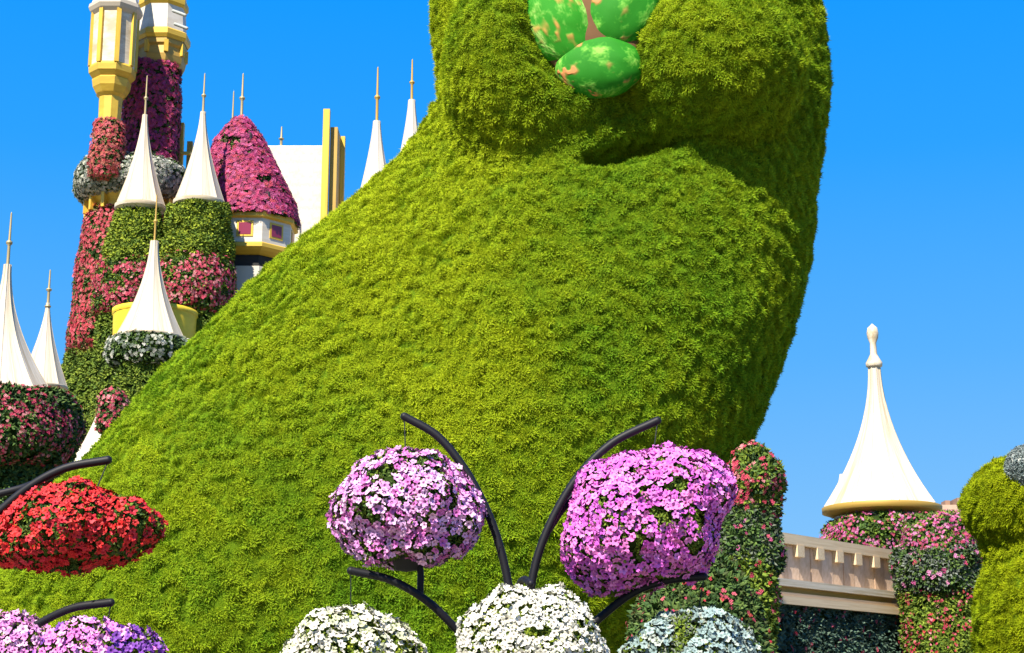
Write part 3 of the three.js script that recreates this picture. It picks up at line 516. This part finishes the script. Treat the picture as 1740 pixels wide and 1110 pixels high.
function ball(label, px, py, D, rx, ry, o) {
  const c = W(px, py, D), k = mpp(py, D), t = thing('flower_ball', label, 'flower ball', c.clone(), o.group);
  const g = new THREE.SphereGeometry(1, 48, 32); { const p = g.attributes.position; for (let i = 0; i < p.count; i++) { let y = p.getY(i); if (y < 0) y *= o.flat ?? .85; p.setY(i, y); } }
  g.computeVertexNormals(); g.scale(rx * k * .93, ry * k * .93, (o.rz ?? Math.max(rx, ry) * .95) * k * .93); if (o.tilt) g.rotateZ(o.tilt);
  lump(g, o.lump ?? .05, o.lf ?? 7, px);
  const core = part('foliage', g, M.hedge, t), r = rng(px * 7 + py);
  const lp = spread(g, o.leaves ?? 2600, r, (p, n) => (n.z > -.4 ? 1 : .3)); mass('leaves', core, G.sprig, M.leaf, lp, { size: [.022, .038].map((v) => v * (o.ls ?? 1)), tones: o.leaf ?? TONES.green, lean: .8, lift: .006, r });
  const all = spread(g, 20000, r, (p, n) => 1), taken = [], cell = new Map(), gap = o.fsz * k * (o.gap ?? .52), key = (p) => [Math.floor(p.x / gap), Math.floor(p.y / gap), Math.floor(p.z / gap)];
  for (const e of all) {                                            // blooms keep clear of one another
    const [i, j, l] = key(e[0]); let ok = true;
    if (o.bare && noise(e[0].x * 13 + px, e[0].y * 13, e[0].z * 13) < o.bare + (r() - .5) * .35) continue;
    if (e[1].y < (o.low ?? -.92)) continue;
    for (let a = -1; a < 2 && ok; a++) for (let b = -1; b < 2 && ok; b++) for (let d = -1; d < 2 && ok; d++) for (const q of cell.get(`${i + a},${j + b},${l + d}`) ?? []) if (q.distanceTo(e[0]) < gap) { ok = false; break; }
    if (!ok) continue; const kk = `${i},${j},${l}`; if (!cell.has(kk)) cell.set(kk, []); cell.get(kk).push(e[0]); taken.push(e);
  }
  const look = c.clone().negate().setY(EYE - c.y).normalize();
  taken.sort((a, b) => b[1].dot(look) - a[1].dot(look));
  const seen = taken.slice(0, 300), rest = taken.slice(300), pick = (p) => (o.tone ? o.tone(p, r) : Math.floor(r() * o.tones.length));
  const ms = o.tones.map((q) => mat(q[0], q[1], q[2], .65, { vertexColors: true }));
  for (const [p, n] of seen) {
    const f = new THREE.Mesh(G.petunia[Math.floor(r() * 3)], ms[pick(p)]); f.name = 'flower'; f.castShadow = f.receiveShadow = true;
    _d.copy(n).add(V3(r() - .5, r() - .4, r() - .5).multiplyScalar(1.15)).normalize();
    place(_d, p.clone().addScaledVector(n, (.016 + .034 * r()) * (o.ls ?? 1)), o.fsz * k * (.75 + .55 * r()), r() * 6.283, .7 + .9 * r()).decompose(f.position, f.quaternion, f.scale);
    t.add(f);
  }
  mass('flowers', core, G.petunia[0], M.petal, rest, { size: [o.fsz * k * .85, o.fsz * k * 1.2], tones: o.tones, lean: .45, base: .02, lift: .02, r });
  const b = ry * k * (o.flat ?? .85) * (o.stub ? 1 : .84);
  part('basket', lathe([[.001, -b - .03], [.06, -b - .02], [.09, -b * .8], [.12, -b * .6], [.001, -b * .6]], 20), M.dark, t);
  if (o.hang) { const [hx, hy, hz] = o.hang, q = W(hx, hy, D + (hz ?? 0)).sub(c); part('hanger', tube([q, q.clone().multiplyScalar(.5), V3(0, 0, 0)], .0032, 6), M.steel, t); }
  if (o.stub) part('drain_pipe', tube([V3(.04, -b * .6, 0), V3(.075, -b - .02, 0), V3(.075, -b - .14, 0)], .018, 8), M.steel, t);
  return t;
}
const FG = null;
ball('pale lilac pink petunia ball left of the centre stand', 692, 868, 8.9, 122, 99, { fsz: 13.8, flat: .95, stub: true, hang: [687, 712, .1], tones: [[.60, .27, .52], [.52, .19, .47], [.68, .40, .62], [.46, .10, .36], [.58, .33, .60]], leaf: [...TONES.green, ...TONES.deep], bare: -.42, leaves: 2600 });
ball('bright orchid pink petunia ball right of the centre stand', 1096, 890, 8.85, 152, 116, { fsz: 13.8, flat: .95, tilt: .46, hang: [1117, 718, .15], tones: [[.60, .11, .52], [.52, .08, .47], [.66, .20, .60], [.62, .15, .45]], leaf: TONES.green, bare: -.5, lump: .075, lf: 4, leaves: 2800 });
ball('white flower ball at bottom centre in front of the stand pole', 904, 1112, 8.4, 124, 106, { fsz: 13.8, flat: .95, hang: [902, 992, 0], tones: [[.56, .55, .46], [.62, .61, .54], [.48, .47, .37]], leaf: [...TONES.green, ...TONES.lime], bare: -.5, leaves: 2600 });
ball('white flower ball with green leaves at lower left of the centre stand', 596, 1132, 8.75, 116, 90, { fsz: 13.8, flat: .95, hang: [596, 972, 0], tones: [[.56, .55, .45], [.60, .59, .51], [.42, .45, .28]], leaf: [...TONES.green, ...TONES.lime], bare: -.3, leaves: 3200 });
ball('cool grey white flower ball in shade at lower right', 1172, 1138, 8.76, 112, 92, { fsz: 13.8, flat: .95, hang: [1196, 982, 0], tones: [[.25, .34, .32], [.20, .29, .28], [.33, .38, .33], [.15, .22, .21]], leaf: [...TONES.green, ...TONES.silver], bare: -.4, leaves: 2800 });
ball('wide scarlet red flower ball at left edge', 134, 904, 8.2, 150, 65, { fsz: 13.8, flat: .85, tilt: .08, hang: [183, 785, .1], tones: [[.50, .004, .003], [.38, .003, .004], [.56, .010, .006], [.46, .006, .02]], leaf: [...TONES.green, ...TONES.deep], bare: -.35, lump: .065, lf: 6, rz: 110, leaves: 3000 });
ball('lilac pink flower ball in the bottom left corner', 12, 1118, 8.1, 78, 66, { fsz: 13.8, flat: .95, hang: [20, 1090, 0], tones: [[.60, .25, .52], [.55, .18, .47], [.68, .40, .62]], leaf: TONES.green, bare: -.45, leaves: 1800 });
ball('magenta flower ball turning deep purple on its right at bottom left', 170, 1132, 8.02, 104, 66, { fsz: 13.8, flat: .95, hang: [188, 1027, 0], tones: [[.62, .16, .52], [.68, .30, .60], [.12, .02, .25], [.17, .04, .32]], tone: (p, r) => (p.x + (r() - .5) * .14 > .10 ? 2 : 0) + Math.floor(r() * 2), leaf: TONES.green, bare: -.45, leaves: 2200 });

scene.traverse((o) => { if (o.isMesh) o.castShadow = o.receiveShadow = true; });
renderer.render(scene, camera);
